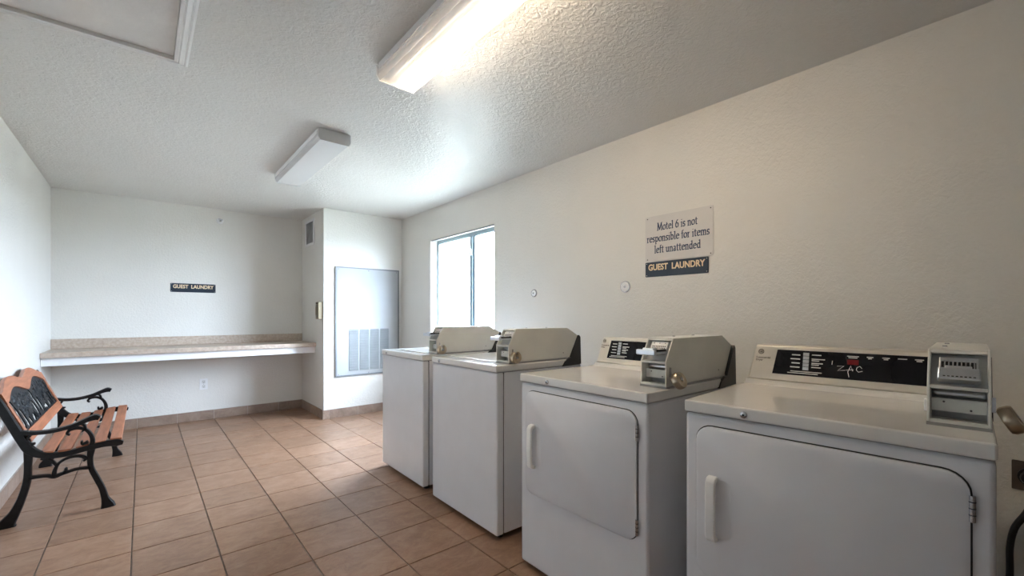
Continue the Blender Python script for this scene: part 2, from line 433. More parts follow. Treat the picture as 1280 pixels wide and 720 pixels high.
# ------------------------------------------------------------------ ceiling lamps
def lamp(name, y0, y1, lit, label):
    x0, x1, zb = 0.882, 1.097, ZC-0.082
    cx, cy = (x0+x1)/2, (y0+y1)/2
    r = tag(empty(name, (cx, cy, ZC)), label, 'ceiling light')
    L, W, Hh = (y1-y0)/2, (x1-x0)/2, ZC-zb
    MB().box((-W*0.93, -L+0.004, -0.030), (W*0.93, L-0.004, 0)).build('housing', 'fixture_white', r, bevel=0.003)
    for s in (-1, 1):
        prof = [(-W, -0.004), (-W, -Hh*0.72), (-W+0.014, -Hh), (W-0.014, -Hh), (W, -Hh*0.72), (W, -0.004)]
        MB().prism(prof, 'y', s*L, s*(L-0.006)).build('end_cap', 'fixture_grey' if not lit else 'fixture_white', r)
    # wrap-around lens: thin open trough
    prof = [(-W+0.002, -0.018), (-W+0.002, -Hh*0.70), (-W+0.016, -Hh+0.003), (W-0.016, -Hh+0.003), (W-0.002, -Hh*0.70), (W-0.002, -0.018)]
    mb = MB(); n = len(prof)
    mb.add([(p[0], -L+0.0065, p[1]) for p in prof]+[(p[0], L-0.0065, p[1]) for p in prof], [(i, i+1, i+1+n, i+n) for i in range(n-1)])
    mb.build('lens', 'diffuser', r)
    MB().prism([(-0.030, -0.0302), (-0.018, -0.066), (0.018, -0.066), (0.028, -0.0302)], 'y', -L+0.02, L-0.02).build('added_baffle', 'fixture_white', r)  # added between the tubes to keep the left half of the lens dimmer
    for s in (-1, 1):
        MB().lathe([(0.019, -L+0.05), (0.019, L-0.05)], (s*0.054, 0, -0.052), 'y', 12).build('tube', 'lit_tube' if (lit and s == 1) else 'dead_tube', r, smooth=True)
        for e in (-1, 1):
            MB().box((s*0.054-0.012, e*(L-0.046), -0.068), (s*0.054+0.012, e*(L-0.034), -0.0305)).build('lamp_holder', 'fixture_white', r)
    for s in (-1, 1):
        MB().box((s*(W+0.001), -L+0.03, -0.038), (s*(W-0.0015), L-0.03, -0.008)).build('side_rail', 'fixture_white', r)
    return r
lamp('ceiling_lamp', 0.845, 2.072, True, 'lit fluorescent ceiling lamp with glowing warm tube above the dryers')
lamp('ceiling_lamp', 3.005, 4.235, False, 'unlit fluorescent ceiling lamp with pale lens, nearer the back wall')

# attic hatch in the ceiling
hx0, hx1, hy0, hy1, mw = -0.52, 0.172, 1.62, 2.690, 0.056
h = tag(empty('attic_hatch', ((hx0+hx1)/2, (hy0+hy1)/2, ZC)), 'white framed attic access hatch set in the textured ceiling', 'ceiling hatch')
hl = lambda x, y, z: (x-(hx0+hx1)/2, y-(hy0+hy1)/2, z)
MB().box(hl(hx0+mw+0.002, hy0+mw+0.002, -0.006), hl(hx1-mw-0.002, hy1-mw-0.002, 0)).build('hatch_panel', 'hatch_board', h)
def mould(a, c, d, e):      # outer a->c, inner d->e corner points (x,y): stepped moulding
    mb = MB()
    def lerp(p, q, t): return (p[0]+(q[0]-p[0])*t, p[1]+(q[1]-p[1])*t)
    st = [(0, 0), (0, -0.012), (0.16, -0.016), (0.30, -0.012), (0.36, -0.018), (0.62, -0.024), (0.72, -0.019), (0.80, -0.024), (1.0, -0.022), (1.0, 0)]
    n = len(st); vs = []
    for (o_, i_) in ((a, d), (c, e)):
        for t, z in st:
            p = lerp(o_, i_, t); vs.append(hl(p[0], p[1], z))
    mb.add(vs, [(i, (i+1) % n, (i+1) % n+n, i+n) for i in range(n)] + [tuple(range(n)), tuple(range(2*n-1, n-1, -1))])
    mb.build('moulding', 'trim_white', h)
O = [(hx0, hy0), (hx1, hy0), (hx1, hy1), (hx0, hy1)]; I = [(hx0+mw, hy0+mw), (hx1-mw, hy0+mw), (hx1-mw, hy1-mw), (hx0+mw, hy1-mw)]
for i in range(4): mould(O[i], O[(i+1) % 4], I[i], I[(i+1) % 4])

# ------------------------------------------------------------------ folding counter
cy0 = 5.487
c = tag(empty('folding_counter', ((XL+XP)/2, YB, 0)), 'long wall-mounted beige laminate folding counter on white apron', 'counter')
cl = lambda x, y, z: (x-(XL+XP)/2, y-YB, z)
e_ = 0.001
MB().box(cl(XL+e_, cy0, 0.824), cl(XP-e_, YB-e_, 0.870)).build('countertop', 'laminate', c, bevel=0.004)
MB().box(cl(XL+e_, YB-0.022, 0.870), cl(XP-e_, YB-e_, 0.966)).build('backsplash', 'laminate', c, bevel=0.003)
MB().box(cl(XL+e_, cy0+0.045, 0.750), cl(XP-e_, cy0+0.065, 0.824)).build('apron', 'apron_white', c, bevel=0.002)
MB().box(cl(XL+e_, cy0+0.065, 0.780), cl(XL+0.022, YB-e_, 0.824)).build('cleat', 'apron_white', c)
MB().box(cl(XP-0.022, cy0+0.065, 0.780), cl(XP-e_, YB-e_, 0.824)).build('cleat', 'apron_white', c)

# ------------------------------------------------------------------ laundry machines
def meter(root, fx, slide_out, zt, yr):
    # coin meter: local frame of the machine; front at x=fx, right face at y=yr, top of machine at zt
    W = 0.112; y1 = yr+W; t = 0.006
    z = lambda v: zt+v
    side = [(fx, z(0.008)), (fx, z(0.100)), (fx+0.052, z(0.190)), (fx+0.455, z(0.190)), (fx+0.545, z(0.143)), (fx+0.475, z(0.012)), (fx+0.14, z(0.008))]
    mt = MB().box((fx+0.06, yr+t, z(0.008)), (fx+0.40, y1-t, z(0.012))).build('coin_meter', 'meter_paint', root)
    for a, c in ((yr, yr+t), (y1-t, y1)):
        MB().prism(side, 'y', a, c).build('side_plate', 'meter_paint', mt, bevel=0.0015)
    MB().box((fx+0.050, yr+t, z(0.184)), (fx+0.456, y1-t, z(0.190))).build('top_plate', 'meter_paint', mt)
    MB().prism([(fx+0.455, z(0.190)), (fx+0.545, z(0.143)), (fx+0.540, z(0.138)), (fx+0.452, z(0.184))], 'y', yr+t, y1-t).build('back_plate', 'meter_paint', mt)
    MB().prism([(fx+0.545, z(0.143)), (fx+0.475, z(0.012)), (fx+0.469, z(0.012)), (fx+0.538, z(0.143))], 'y', yr+t, y1-t).build('back_plate', 'meter_paint', mt)
    for u in (0.20, 0.36):
        MB().lathe([(0.006, 0), (0.005, 0.003)], (fx+u, yr+0.085, z(0.190)), 'z', 10).build('rivet', 'steel', mt)
    # front: bottom rail, middle rail, top rail
    MB().box((fx, yr+t, z(0.008)), (fx+0.012, y1-t, z(0.016))).build('front_rail', 'meter_paint', mt)
    MB().prism([(fx, z(0.094)), (fx, z(0.102)), (fx+0.10, z(0.102)), (fx+0.10, z(0.094))], 'y', yr+t, y1-t).build('front_rail', 'meter_paint', mt)
    MB().prism([(fx+0.047, z(0.181)), (fx+0.052, z(0.190)), (fx+0.062, z(0.186)), (fx+0.056, z(0.178))], 'y', yr+t, y1-t).build('front_rail', 'meter_paint', mt)
    MB().box((fx-0.002, yr-0.001, z(0)), (fx+0.47, y1+0.001, z(0.008))).build('base_plate', 'appliance_grey', mt)
    # lower vault: recess with plate
    MB().box((fx+0.070, yr+t, z(0.012)), (fx+0.074, y1-t, z(0.094))).build('vault_back', 'meter_inner', mt)
    MB().box((fx+0.030, yr+t+0.001, z(0.034)), (fx+0.036, y1-t-0.001, z(0.066))).build('vault_plate', 'meter_paint', mt)
    for yy, zz in ((yr+0.034, 0.041), (yr+0.082, 0.058)):
        MB().lathe([(0.0025, 0), (0.0025, -0.001)], (fx+0.030, yy, z(zz)), 'x', 8).build('screw_head', 'screw', mt)
    MB().box((fx+0.040, yr+t+0.002, z(0.068)), (fx+0.069, y1-t-0.002, z(0.088))).build('vault_roller', 'zinc', mt, bevel=0.008)
    # upper slanted face, recessed, with coin chute
    n = Vector((0.090, 0, -0.052)).normalized()     # inward normal of the slanted face
    up = Vector((0.052, 0, 0.090)).normalized()
    o = Vector((fx, 0, z(0.100)))
    def SP(u, d): p = o+up*u+n*d; return (p.x, p.z)
    def sbox(u0, u1, d0, d1, ya, yb): return MB().prism([SP(u0, d0), SP(u1, d0), SP(u1, d1), SP(u0, d1)], 'y', ya, yb)
    sbox(0.004, 0.100, 0.022, 0.026, yr+t, y1-t).build('chute_back', 'meter_inner', mt)
    yc = yr+W/2
    if not slide_out:
        sbox(0.018, 0.088, 0.010, 0.021, yc-0.036, yc+0.036).build('chute_frame', 'zinc', mt, bevel=0.003)
        for k in range(8):
            yy = yc-0.028+k*0.0075
            sbox(0.044, 0.072, 0.002, 0.0095, yy-0.0014, yy+0.0014).build('coin_fin', 'steel', mt)
        sbox(0.040, 0.074, 0.0085, 0.0098, yc-0.031, yc+0.031).build('coin_slot', 'dark_gap', mt)
        sbox(0.014, 0.046, -0.018, 0.009, yc-0.039, yc+0.037).build('coin_slide', 'zinc', mt, bevel=0.004)
        sbox(0.046, 0.056, -0.008, 0.004, yc-0.024, yc+0.024).build('coin_slide', 'zinc', mt, bevel=0.002)
        for k in range(8):
            yy = yc-0.028+k*0.0075
            sbox(0.020, 0.0225, -0.0188, -0.0178, yy-0.0022, yy+0.0022).build('slide_mark', 'dark_gap', mt)
    else:
        sbox(0.056, 0.092, 0.008, 0.021, yc-0.036, yc+0.036).build('chute_frame', 'plate_white', mt, bevel=0.002)
        for k in range(8):
            yy = yc-0.026+k*0.0075
            for uu in (0.060, 0.068): sbox(uu, uu+0.0045, 0.0072, 0.0082, yy-0.002, yy+0.002).build('coin_slot', 'dark_gap', mt)
        for yy in (-0.024, 0.0, 0.024): sbox(0.082, 0.0855, 0.0072, 0.0082, yc+yy-0.0017, yc+yy+0.0017).build('screw_head', 'screw', mt)
        # slide drawn out towards the user, level
        zs = z(0.138)
        x0 = fx-0.050
        MB().box((x0, yc-0.034, zs-0.006), (fx+0.060, yc+0.034, zs+0.002)).build('coin_slide', 'zinc', mt, bevel=0.002)
        MB().box((x0-0.004, yc-0.040, zs-0.010), (x0+0.012, yc+0.040, zs+0.010)).build('slide_grip', 'zinc', mt, bevel=0.003)
        MB().box((x0+0.014, yc-0.024, zs+0.002), (x0+0.044, yc+0.024, zs+0.016)).build('slide_block', 'zinc', mt, bevel=0.004)
        for s in (-1, 1):
            MB().box((x0+0.012, yc+s*0.030, zs+0.002), (fx+0.050, yc+s*0.034, zs+0.010)).build('slide_rail', 'dark_gap', mt)
    # lock hasp on the side and black rear bracket
    MB().box((fx+0.022, yr-0.007, z(0.044)), (fx+0.026, yr, z(0.080))).build('hasp', 'steel', mt)
    MB().lathe([(0.003, 0), (0.003, -0.001)], (fx+0.42, yr, z(0.040)), 'y', 8).build('screw_head', 'screw', mt)
    MB().prism([(fx+0.550, z(0.143)), (fx+0.560, z(0.130)), (fx+0.566, z(-0.035)), (fx+0.405, z(-0.040)), (fx+0.425, z(-0.012)), (fx+0.462, z(0.008)), (fx+0.478, z(0.010))], 'y', yr-0.012, yr+0.004).build('rear_bracket', 'black_plastic', mt)
    MB().box((fx+0.478, yr+0.004, z(0.0)), (fx+0.560, y1-0.01, z(0.012))).build('rear_bracket', 'black_plastic', mt)
    # little latch on the left side
    MB().box((fx+0.010, y1, z(0.032)), (fx+0.030, y1+0.006, z(0.062))).build('side_latch', 'plate_white', mt, bevel=0.002)
    return mt

def cam_lock(root, y, zz, x=-0.006):
    MB().lathe([(0.010, 0), (0.010, -0.004), (0.007, -0.006)], (x, y, zz), 'x', 16).build('key_lock', 'steel', root, smooth=True)
    MB().lathe([(0.0035, 0), (0.0035, -0.0006)], (x-0.006, y, zz), 'x', 8).build('keyhole', 'dark_gap', root)

def padlock(loc, rx, rz, label):
    # round discus padlock with its shackle opening at the top
    r = tag(empty('padlock', loc), label, 'padlock', 'padlocks on the coin meters')
    r.rotation_euler = (rx, 0, rz)
    R = 0.034
    n = 40; pts = []
    for k in range(n+1):
        a = math.radians(90+26+(360-52)*k/n); pts.append((R*math.cos(a), R*math.sin(a)))
    inn = []
    for k in range(n+1):
        a = math.radians(90+60+(360-120)*k/n); inn.append((0.013*math.cos(a), 0.013*math.sin(a)))
    poly = pts + inn[::-1]
    N = len(poly); mb = MB()
    def ring(sc, yy): return [(p[0]*sc if i <= n else p[0], yy, p[1]*sc if i <= n else p[1]) for i, p in enumerate(poly)]
    lay_ = [ring(0.90, -0.013), ring(1.0, -0.007), ring(1.0, 0.007), ring(0.90, 0.013)]
    vs = sum(lay_, [])
    fs = []
    for q in range(3):
        for i in range(N): fs.append((q*N+i, q*N+(i+1) % N, (q+1)*N+(i+1) % N, (q+1)*N+i))
    for q in (0, 3):
        for i in range(n): fs.append((q*N+i, q*N+i+1, q*N+N-2-i, q*N+N-1-i))
    mb.add(vs, fs); mb.build('lock_body', 'brass', r, smooth=True, angle=30)
    arc = [(0.0235*math.cos(math.radians(a)), 0, 0.0235*math.sin(math.radians(a))) for a in range(40, 141, 10)]
    MB().tube(arc, 0.005, 8).build('shackle', 'steel', r, smooth=True)
    MB().lathe([(0.008, -0.0135), (0.008, -0.0145), (0.006, -0.015)], (0, 0, 0), 'y', 14).build('cylinder_core', 'steel', r, smooth=True)
    return r

def dryer(loc, rz, W, label, detailed):
    r = tag(empty('dryer', loc, rz), label, 'clothes dryer')
    hw, D, zt = W/2, 0.675, 0.917
    # cabinet with rounded front corners
    rc = 0.012
    MB().box((0.0, -hw, 0.018), (D, hw, zt-0.041)).build('cabinet', 'appliance_white', r, bevel=rc, seg=3)
    for sx in (0.05, D-0.05):
        for sy in (-1, 1):
            MB().lathe([(0.022, 0.0), (0.022, 0.010), (0.012, 0.012), (0.012, 0.019)], (sx, sy*(hw-0.05), 0), 'z', 12).build('foot', 'rubber', r)
    MB().box((0.004, -hw+0.002, zt-0.041), (D-0.01, hw-0.002, zt-0.038)).build('shadow_gap', 'appliance_grey', r)
    MB().box((-0.006, -hw-0.002, zt-0.038), (0.56, hw+0.002, zt)).build('top_panel', 'appliance_top', r, bevel=0.006, seg=3)
    # rear part of the top and control console
    cx0, cx1, cx2 = 0.540, 0.578, D
    MB().prism([(cx0-0.03, zt-0.03), (cx0-0.025, zt+0.0005), (cx0-0.008, zt+0.004), (cx0+0.004, zt+0.018), (cx2, zt+0.018), (cx2, zt-0.03)], 'y', -hw+0.004, hw-0.004).build('console_base', 'appliance_top', r, bevel=0.004)
    zc0, zc1 = zt+0.018, zt+0.158
    a, c = hw-0.012, hw-0.036
    lo = [(cx0+0.004, -a, zc0), (cx2, -a, zc0), (cx2, a, zc0), (cx0+0.004, a, zc0)]
    hi = [(cx1, -c, zc1), (cx2-0.02, -c, zc1), (cx2-0.02, c, zc1), (cx1, c, zc1)]
    MB().frustum(lo, hi).build('console', 'fascia' if detailed else 'fascia_light', r, bevel=0.007, seg=3)
    # plane of the sloping console face
    fo = Vector((cx0+0.004, 0, zc0)); fu = Vector((cx1-cx0-0.004, 0, zc1-zc0)); LF = fu.length; fu.normalize(); fn = Vector((-fu.z, 0, fu.x))
    def F(y, zz, d=0.0):        # point on the face at lateral y and height zz
        t = (zz-zc0)/(zc1-zc0)*LF; p = fo+fu*t+fn*d; return Vector((p.x, y, p.z))
    def fquad(y0, y1, z0, z1, d0, d1):
        lo = [F(y0, z0, d0), F(y1, z0, d0), F(y1, z1, d0), F(y0, z1, d0)]; hi = [F(y0, z0, d1), F(y1, z0, d1), F(y1, z1, d1), F(y0, z1, d1)]
        return MB().frustum(lo, hi)
    py0, py1 = (0.243, -0.30) if detailed else (0.268, -0.30)
    cp = MB().frustum([F(py0, 0.963, -0.002), F(py1, 0.963, -0.002), F(py1, 1.058, -0.002), F(py0-0.014, 1.058, -0.002)],
                      [F(py0, 0.963, 0.0015), F(py1, 0.963, 0.0015), F(py1, 1.058, 0.0015), F(py0-0.014, 1.058, 0.0015)]).build('control_panel', 'black_gloss', r)
    def ink(y0, y1, z0, z1, mat='print_light', nm='printed_line', d=0.0022): return fquad(y0, y1, z0, z1, 0.0012, d).build(nm, mat, cp)
    ky = 0.130 if detailed else 0.192
    for k in range(5):
        fquad(ky+0.010, ky-0.010, 0.984+k*0.0135, 0.9965+k*0.0135, 0.001, 0.005).build('cycle_button', 'steel', cp, bevel=0.001)
    for k in range(4):
        zz = 0.992+k*0.0155
        ink(ky+0.052-0.004*(k % 2), ky+0.020, zz, zz+0.004); ink(ky-0.018, ky-0.048-0.006*(k % 3), zz+0.003, zz+0.0065)
        if k in (1, 2): ink(ky-0.018, ky-0.042, zz-0.003, zz+0.0002)
    ink(ky+0.050, ky-0.052, 0.9765, 0.9795); ink(ky+0.060, ky-0.040, 0.970, 0.973)
    if detailed:
        ink(0.003, -0.030, 1.016, 1.034, 'display_red', 'display')
        for yy, ww in ((-0.013, 0.034), (-0.061, 0.018), (-0.104, 0.020), (-0.147, 0.024), (-0.189, 0.022)):
            ink(yy+ww/2, yy-ww/2, 1.0445, 1.0475)
            if yy not in (-0.147,): ink(yy+ww/2-0.004, yy-ww/2+0.004, 1.0395, 1.0425)
        # letters somebody scratched into the panel: Z A C
        def scratch(pts):
            MB().tube([F(y, zz, 0.0022) for y, zz in pts], 0.0011, 6).build('scratched_letter', 'print_scratch', cp)
        scratch([(0.032, 1.008), (0.012, 1.010), (0.030, 0.992), (0.008, 0.995)])
        scratch([(-0.004, 0.972), (0.000, 0.990), (-0.008, 1.012), (-0.014, 0.994)]); scratch([(0.006, 0.996), (-0.016, 0.999)])
        scratch([(-0.040, 1.005), (-0.034, 1.012), (-0.026, 1.008), (-0.024, 0.999), (-0.030, 0.992), (-0.042, 0.996)])
        scratch([(0.048, 1.012), (0.047, 1.026)])
    # round maker's emblem and name
    ey, ez = (0.288, 1.047) if detailed else (0.300, 1.054)
    c0 = F(ey, ez, 0.0004)
    em = MB().tube([F(ey+0.0095*math.cos(2*PI*k/24), ez+0.0092*math.sin(2*PI*k/24), 0.0008) for k in range(24)], 0.0012, 6, closed=True).build('emblem', 'logo_brown', r)
    u4 = frame4(F(ey, ez, 0.001), (0, -1, 0), fu)
    text_mesh('emblem_letters', 'GE', 0.0125, 'logo_brown', r, u4, bold=0.0004, sx=0.85, depth=0.0003)
    text_mesh('name_lettering', 'Commercial', 0.0105, 'logo_brown', r, frame4(F(0.279 if detailed else 0.290, ez-0.0235, 0.001), (0, -1, 0), fu), bold=0.0002, depth=0.0003)
    text_mesh('name_lettering', 'Dryer', 0.0105, 'logo_brown', r, frame4(F(0.293 if detailed else 0.304, ez-0.034, 0.001), (0, -1, 0), fu), bold=0.0002, depth=0.0003)
    # door
    dz0, dz1, dy = 0.363, 0.842, 0.306
    out = rrect(-dy-0.0035, dy+0.0035, dz0-0.003, dz1+0.0035, 0.050)
    MB().prism(out, 'x', -0.0008, 0.006).build('door_recess', 'dark_gap', r)
    o2 = rrect(-dy, dy, dz0, dz1, 0.047); i2 = rrect(-dy+0.007, dy-0.007, dz0+0.007, dz1-0.007, 0.042)
    db = MB(); n = len(o2)
    db.add([(-0.001, *p) for p in o2]+[(-0.008, *p) for p in o2]+[(-0.011, *p) for p in i2],
           [tuple(range(n)), tuple(range(3*n-1, 2*n-1, -1))] + [(i, (i+1) % n, (i+1) % n+n, i+n) for i in range(n)] + [(i+n, (i+1) % n+n, (i+1) % n+2*n, i+2*n) for i in range(n)])
    door = db.build('door', 'appliance_white', r, smooth=True, angle=25)
    # pull handle: vertical grip with ends curving into the door, finger scoop behind it
    sc = rrect(0.196, 0.250, 0.500, 0.682, 0.022)
    s2 = rrect(0.202, 0.244, 0.506, 0.676, 0.018); ns = len(sc)
    MB().add([(-0.0118, *p) for p in sc]+[(-0.0112, *p) for p in s2], [tuple(range(2*ns-1, ns-1, -1))]+[(i, (i+1) % ns, (i+1) % ns+ns, i+ns) for i in range(ns)]).build('finger_scoop', 'appliance_white', door, smooth=True)
    grip = [(-0.010, 0.692), (-0.030, 0.688), (-0.040, 0.674), (-0.042, 0.59), (-0.040, 0.504), (-0.030, 0.490), (-0.010, 0.486), (-0.010, 0.502), (-0.024, 0.508), (-0.028, 0.52), (-0.028, 0.66), (-0.024, 0.672), (-0.010, 0.677)]
    MB().prism(grip, 'y', 0.236, 0.266).build('handle', 'handle_white', door, bevel=0.005, seg=3)
    for z0 in (0.392, 0.737):
        hg = MB().lathe([(0.006, 0), (0.006, 0.058)], (-0.008, -dy-0.003, z0), 'z', 10).build('hinge', 'steel', r, smooth=True)
        for k in range(1, 4): MB().lathe([(0.0064, 0), (0.0064, 0.002)], (-0.008, -dy-0.003, z0+k*0.0145), 'z', 10).build('hinge_joint', 'dark_gap', hg)
    cam_lock(r, 0.163, zt-0.021)
    meter(r, 0.125, not detailed, zt, -hw+0.004)
    return r

def washer(loc, rz, W, zt, label, mfx):
    r = tag(empty('washer', loc, rz), label, 'washing machine')
    hw, D = W/2, 0.660
    z0 = 0.028
    MB().box((0.002, -hw, z0), (0.050, hw, zt-0.040)).build('front_panel', 'appliance_white', r, bevel=0.010, seg=3)
    MB().box((0.053, -hw+0.002, z0+0.004), (D, hw-0.002, zt-0.040)).build('cabinet', 'appliance_white', r, bevel=0.003)
    MB().box((0.046, -hw+0.006, z0+0.006), (0.056, hw-0.006, zt-0.042)).build('seam_strip', 'dark_gap', r)
    for sx in (0.06, D-0.06):
        for sy in (-1, 1):
            MB().lathe([(0.022, 0.0), (0.022, 0.010), (0.010, 0.013), (0.010, 0.040)], (sx, sy*(hw-0.055), 0), 'z', 12).build('foot', 'rubber', r)
    MB().box((-0.004, -hw-0.002, zt-0.038), (D, hw+0.002, zt)).build('top_panel', 'appliance_top', r, bevel=0.008, seg=3)
    MB().box((0.004, -hw+0.002, zt-0.041), (D-0.01, hw-0.002, zt-0.037)).build('shadow_gap', 'appliance_grey', r)
    # lid with its groove
    ld = rrect(0.075, 0.500, -0.205, 0.270, 0.03)
    MB().prism([(x, y) for x, y in ld], 'z', zt-0.001, zt+0.0015).build('lid_groove', 'appliance_grey', r)
    ld = rrect(0.079, 0.496, -0.201, 0.266, 0.028)
    lid = MB().prism(ld, 'z', zt-0.001, zt+0.006).build('lid', 'appliance_top', r, bevel=0.003)
    # low rear console
    con = MB().prism([(0.545, zt-0.01), (0.560, zt+0.068), (0.572, zt+0.078), (D, zt+0.078), (D, zt-0.01)], 'y', -hw+0.012, hw-0.012).build('console', 'appliance_top', r, bevel=0.004)
    for s in (-1, 1): MB().prism([(0.553, zt-0.004), (0.567, zt+0.066), (D-0.004, zt+0.072), (D-0.004, zt-0.004)], 'y', s*(hw-0.012), s*(hw-0.010)).build('console_end_shade', 'appliance_grey', con)  # grey end plates: shade on the console ends put into the colour
    cam_lock(r, 0.245, zt-0.022, -0.004)
    meter(r, mfx, True, zt, -hw+0.004)
    return r

R_ = math.radians
machines = [
    (washer, dict(loc=(1.452, 2.972, 0), rz=R_(-1.2), W=0.682, zt=0.926, mfx=0.110, label='white top-loading washer below the window, farthest machine of the row')),
    (washer, dict(loc=(1.425, 2.135, 0), rz=R_(-1.1), W=0.690, zt=0.932, mfx=0.085, label='white top-loading washer standing next to a dryer, second machine from the window')),
]
for fn, kw in machines: fn(**kw)
dryer((1.387, 1.219, 0), R_(-1.0), 0.700, 'white dryer with drawn-out coin slide, standing between a washer and another dryer', False)
dryer((1.392, 0.380, 0), R_(3.0), 0.690, 'white dryer with red display and scratched letters on its panel, biggest in view', True)

def on_machine(loc, rz, p):
    c, s = math.cos(rz), math.sin(rz); return (loc[0]+p[0]*c-p[1]*s, loc[1]+p[0]*s+p[1]*c, p[2])
padlock(on_machine((1.452, 2.972), R_(-1.2), (0.140, -0.358, 0.960)), 0, 0, 'round brass padlock on the coin meter of the farthest washer, below the window')
padlock(on_machine((1.425, 2.135), R_(-1.1), (0.118, -0.360, 0.968)), 0, 0, 'round brass padlock on the coin meter of the washer next to the dryer')
padlock(on_machine((1.387, 1.219), R_(-1.0), (0.160, -0.378, 0.950)), R_(-28), R_(0), 'round brass padlock hanging tilted on the coin meter of the dryer with drawn-out slide')
padlock(on_machine((1.392, 0.380), R_(3.0), (0.168, -0.373, 0.946)), R_(-28), R_(0), 'round brass padlock on the coin meter of the dryer with scratched letters')

# ------------------------------------------------------------------ signs
def serif_text(name, s, em, mat, parent, origin, right, up, nrm, cond=0.82, track=0.06):
    """letters drawn with a broad nib, so they get thick stems, thin joins and serifs; centred on origin"""
    import cmath
    def arc(cx, cy, rx, ry, a0, a1, n=10): return [(cx+rx*math.cos(math.radians(a0+(a1-a0)*k/n)), cy+ry*math.sin(math.radians(a0+(a1-a0)*k/n))) for k in range(n+1)]
    X, A, Dn = 0.46, 0.72, -0.22
    def foot(x, y=0): return [(x-0.07, y), (x+0.07, y)]
    def flag(x, y): return [(x-0.09, y-0.05), (x, y)]
    def hump(x0, x1): return [(x0, X*0.70)]+arc((x0+x1)/2, X*0.66, (x1-x0)/2, X*0.34, 160, 0)+[(x1, 0)]
    g = {
     'M': ([[(0.10, 0), (0.14, A)], [(0.14, A), (0.40, 0.04), (0.68, A)], [(0.68, A), (0.74, 0)], foot(0.10), foot(0.74), [(0.06, A), (0.14, A)], [(0.68, A), (0.77, A)]], 0.84),
     'o': ([arc(0.25, X/2, 0.20, X/2, 0, 360, 20)], 0.50),
     't': ([[(0.14, X+0.16), (0.14, 0.10)]+arc(0.24, 0.10, 0.10, 0.10, 180, 300, 6), [(0.02, X), (0.30, X)]], 0.34),
     'e': ([[(0.07, X*0.58), (0.42, X*0.58)]+arc(0.25, X/2, 0.19, X/2, 15, 320, 18)], 0.48),
     'l': ([[(0.13, A+0.02), (0.13, 0)], foot(0.13), flag(0.13, A+0.02)], 0.26),
     '6': ([[(0.36, A), (0.20, A-0.14), (0.08, 0.36)]+arc(0.26, 0.22, 0.19, 0.22, 180, 540, 20)], 0.52),
     'i': ([[(0.13, X), (0.13, 0)], foot(0.13), flag(0.13, X), [(0.12, X+0.19), (0.14, X+0.20)]], 0.26),
     's': ([[(0.31, X*0.84)]+arc(0.19, X*0.74, 0.12, X*0.26, 40, 230, 8)+[(0.24, X*0.42)]+arc(0.18, X*0.26, 0.13, X*0.26, 40, -150, 8)], 0.38),
     'n': ([[(0.11, X), (0.11, 0)], hump(0.11, 0.41), foot(0.11), foot(0.41), flag(0.11, X)], 0.53),
     'r': ([[(0.11, X), (0.11, 0)], [(0.11, X*0.65), (0.22, X*0.95), (0.32, X*0.97)], foot(0.11), flag(0.11, X)], 0.35),
     'p': ([[(0.11, X), (0.11, Dn)], arc(0.27, X/2, 0.17, X/2, 150, -150, 16), foot(0.11, Dn), flag(0.11, X)], 0.52),
     'b': ([[(0.11, A+0.02), (0.11, 0.02)], arc(0.27, X/2, 0.17, X/2, 150, -150, 16), flag(0.11, A+0.02)], 0.52),
     'f': ([[(0.13, 0), (0.13, X+0.10)]+arc(0.23, X+0.13, 0.10, 0.13, 180, 60, 6), [(0.02, X), (0.27, X)], foot(0.13)], 0.29),
     'm': ([[(0.11, X), (0.11, 0)], hump(0.11, 0.39), hump(0.39, 0.67), foot(0.11), foot(0.39), foot(0.67), flag(0.11, X)], 0.79),
     'u': ([[(0.11, X), (0.11, X*0.36)]+arc(0.25, X*0.34, 0.14, X*0.34, 180, 340, 8), [(0.40, X), (0.40, 0)], flag(0.11, X), flag(0.40, X), [(0.40, 0), (0.47, 0.02)]], 0.53),
     'a': ([[(0.09, X*0.86), (0.20, X), (0.31, X*0.86), (0.31, 0.06), (0.38, 0.02)], [(0.31, X*0.56)]+arc(0.20, X*0.27, 0.12, X*0.27, 100, 330, 10)], 0.44),
     'd': ([[(0.41, A+0.02), (0.41, 0.0)], arc(0.25, X/2, 0.17, X/2, 30, 330, 16), flag(0.41, A+0.02), [(0.41, 0), (0.48, 0.02)]], 0.53),
     ' ': ([], 0.24)}
    wid = sum(g[ch][1]*cond+track*0.5 for ch in s)
    nib = [(-0.058, -0.032), (0.058, -0.010), (0.058, 0.032), (-0.058, 0.010)]
    mb = MB(); x = -wid/2
    right, up, nrm = Vector(right), Vector(up), Vector(nrm); origin = Vector(origin)
    def hull(P):
        P = sorted(set(P))
        def half(Q):
            h_ = []
            for p in Q:
                while len(h_) > 1 and (h_[-1][0]-h_[-2][0])*(p[1]-h_[-2][1])-(h_[-1][1]-h_[-2][1])*(p[0]-h_[-2][0]) <= 0: h_.pop()
                h_.append(p)
            return h_
        a = half(P); b = half(P[::-1]); return a[:-1]+b[:-1]
    q = 0
    for ch in s:
        for st in g[ch][0]:
            for p0, p1 in zip(st[:-1], st[1:]):
                pts = [((p[0]*cond)+n_[0], p[1]+n_[1]) for p in (p0, p1) for n_ in nib]
                H_ = hull([(round(a, 5), round(b, 5)) for a, b in pts]); q += 1
                e2 = 0.00002*(q % 7)
                mb.add([origin+right*((x+a)*em)+up*((b-0.25)*em)+nrm*(0.0008+e2) for a, b in H_], [tuple(range(len(H_)))])
        x += g[ch][1]*cond+track*0.5
    me = bpy.data.meshes.new(name); me.from_pydata(mb.v, [], mb.f); me.materials.append(M[mat])
    o = bpy.data.objects.new(name, me); COL.objects.link(o); o.parent = parent
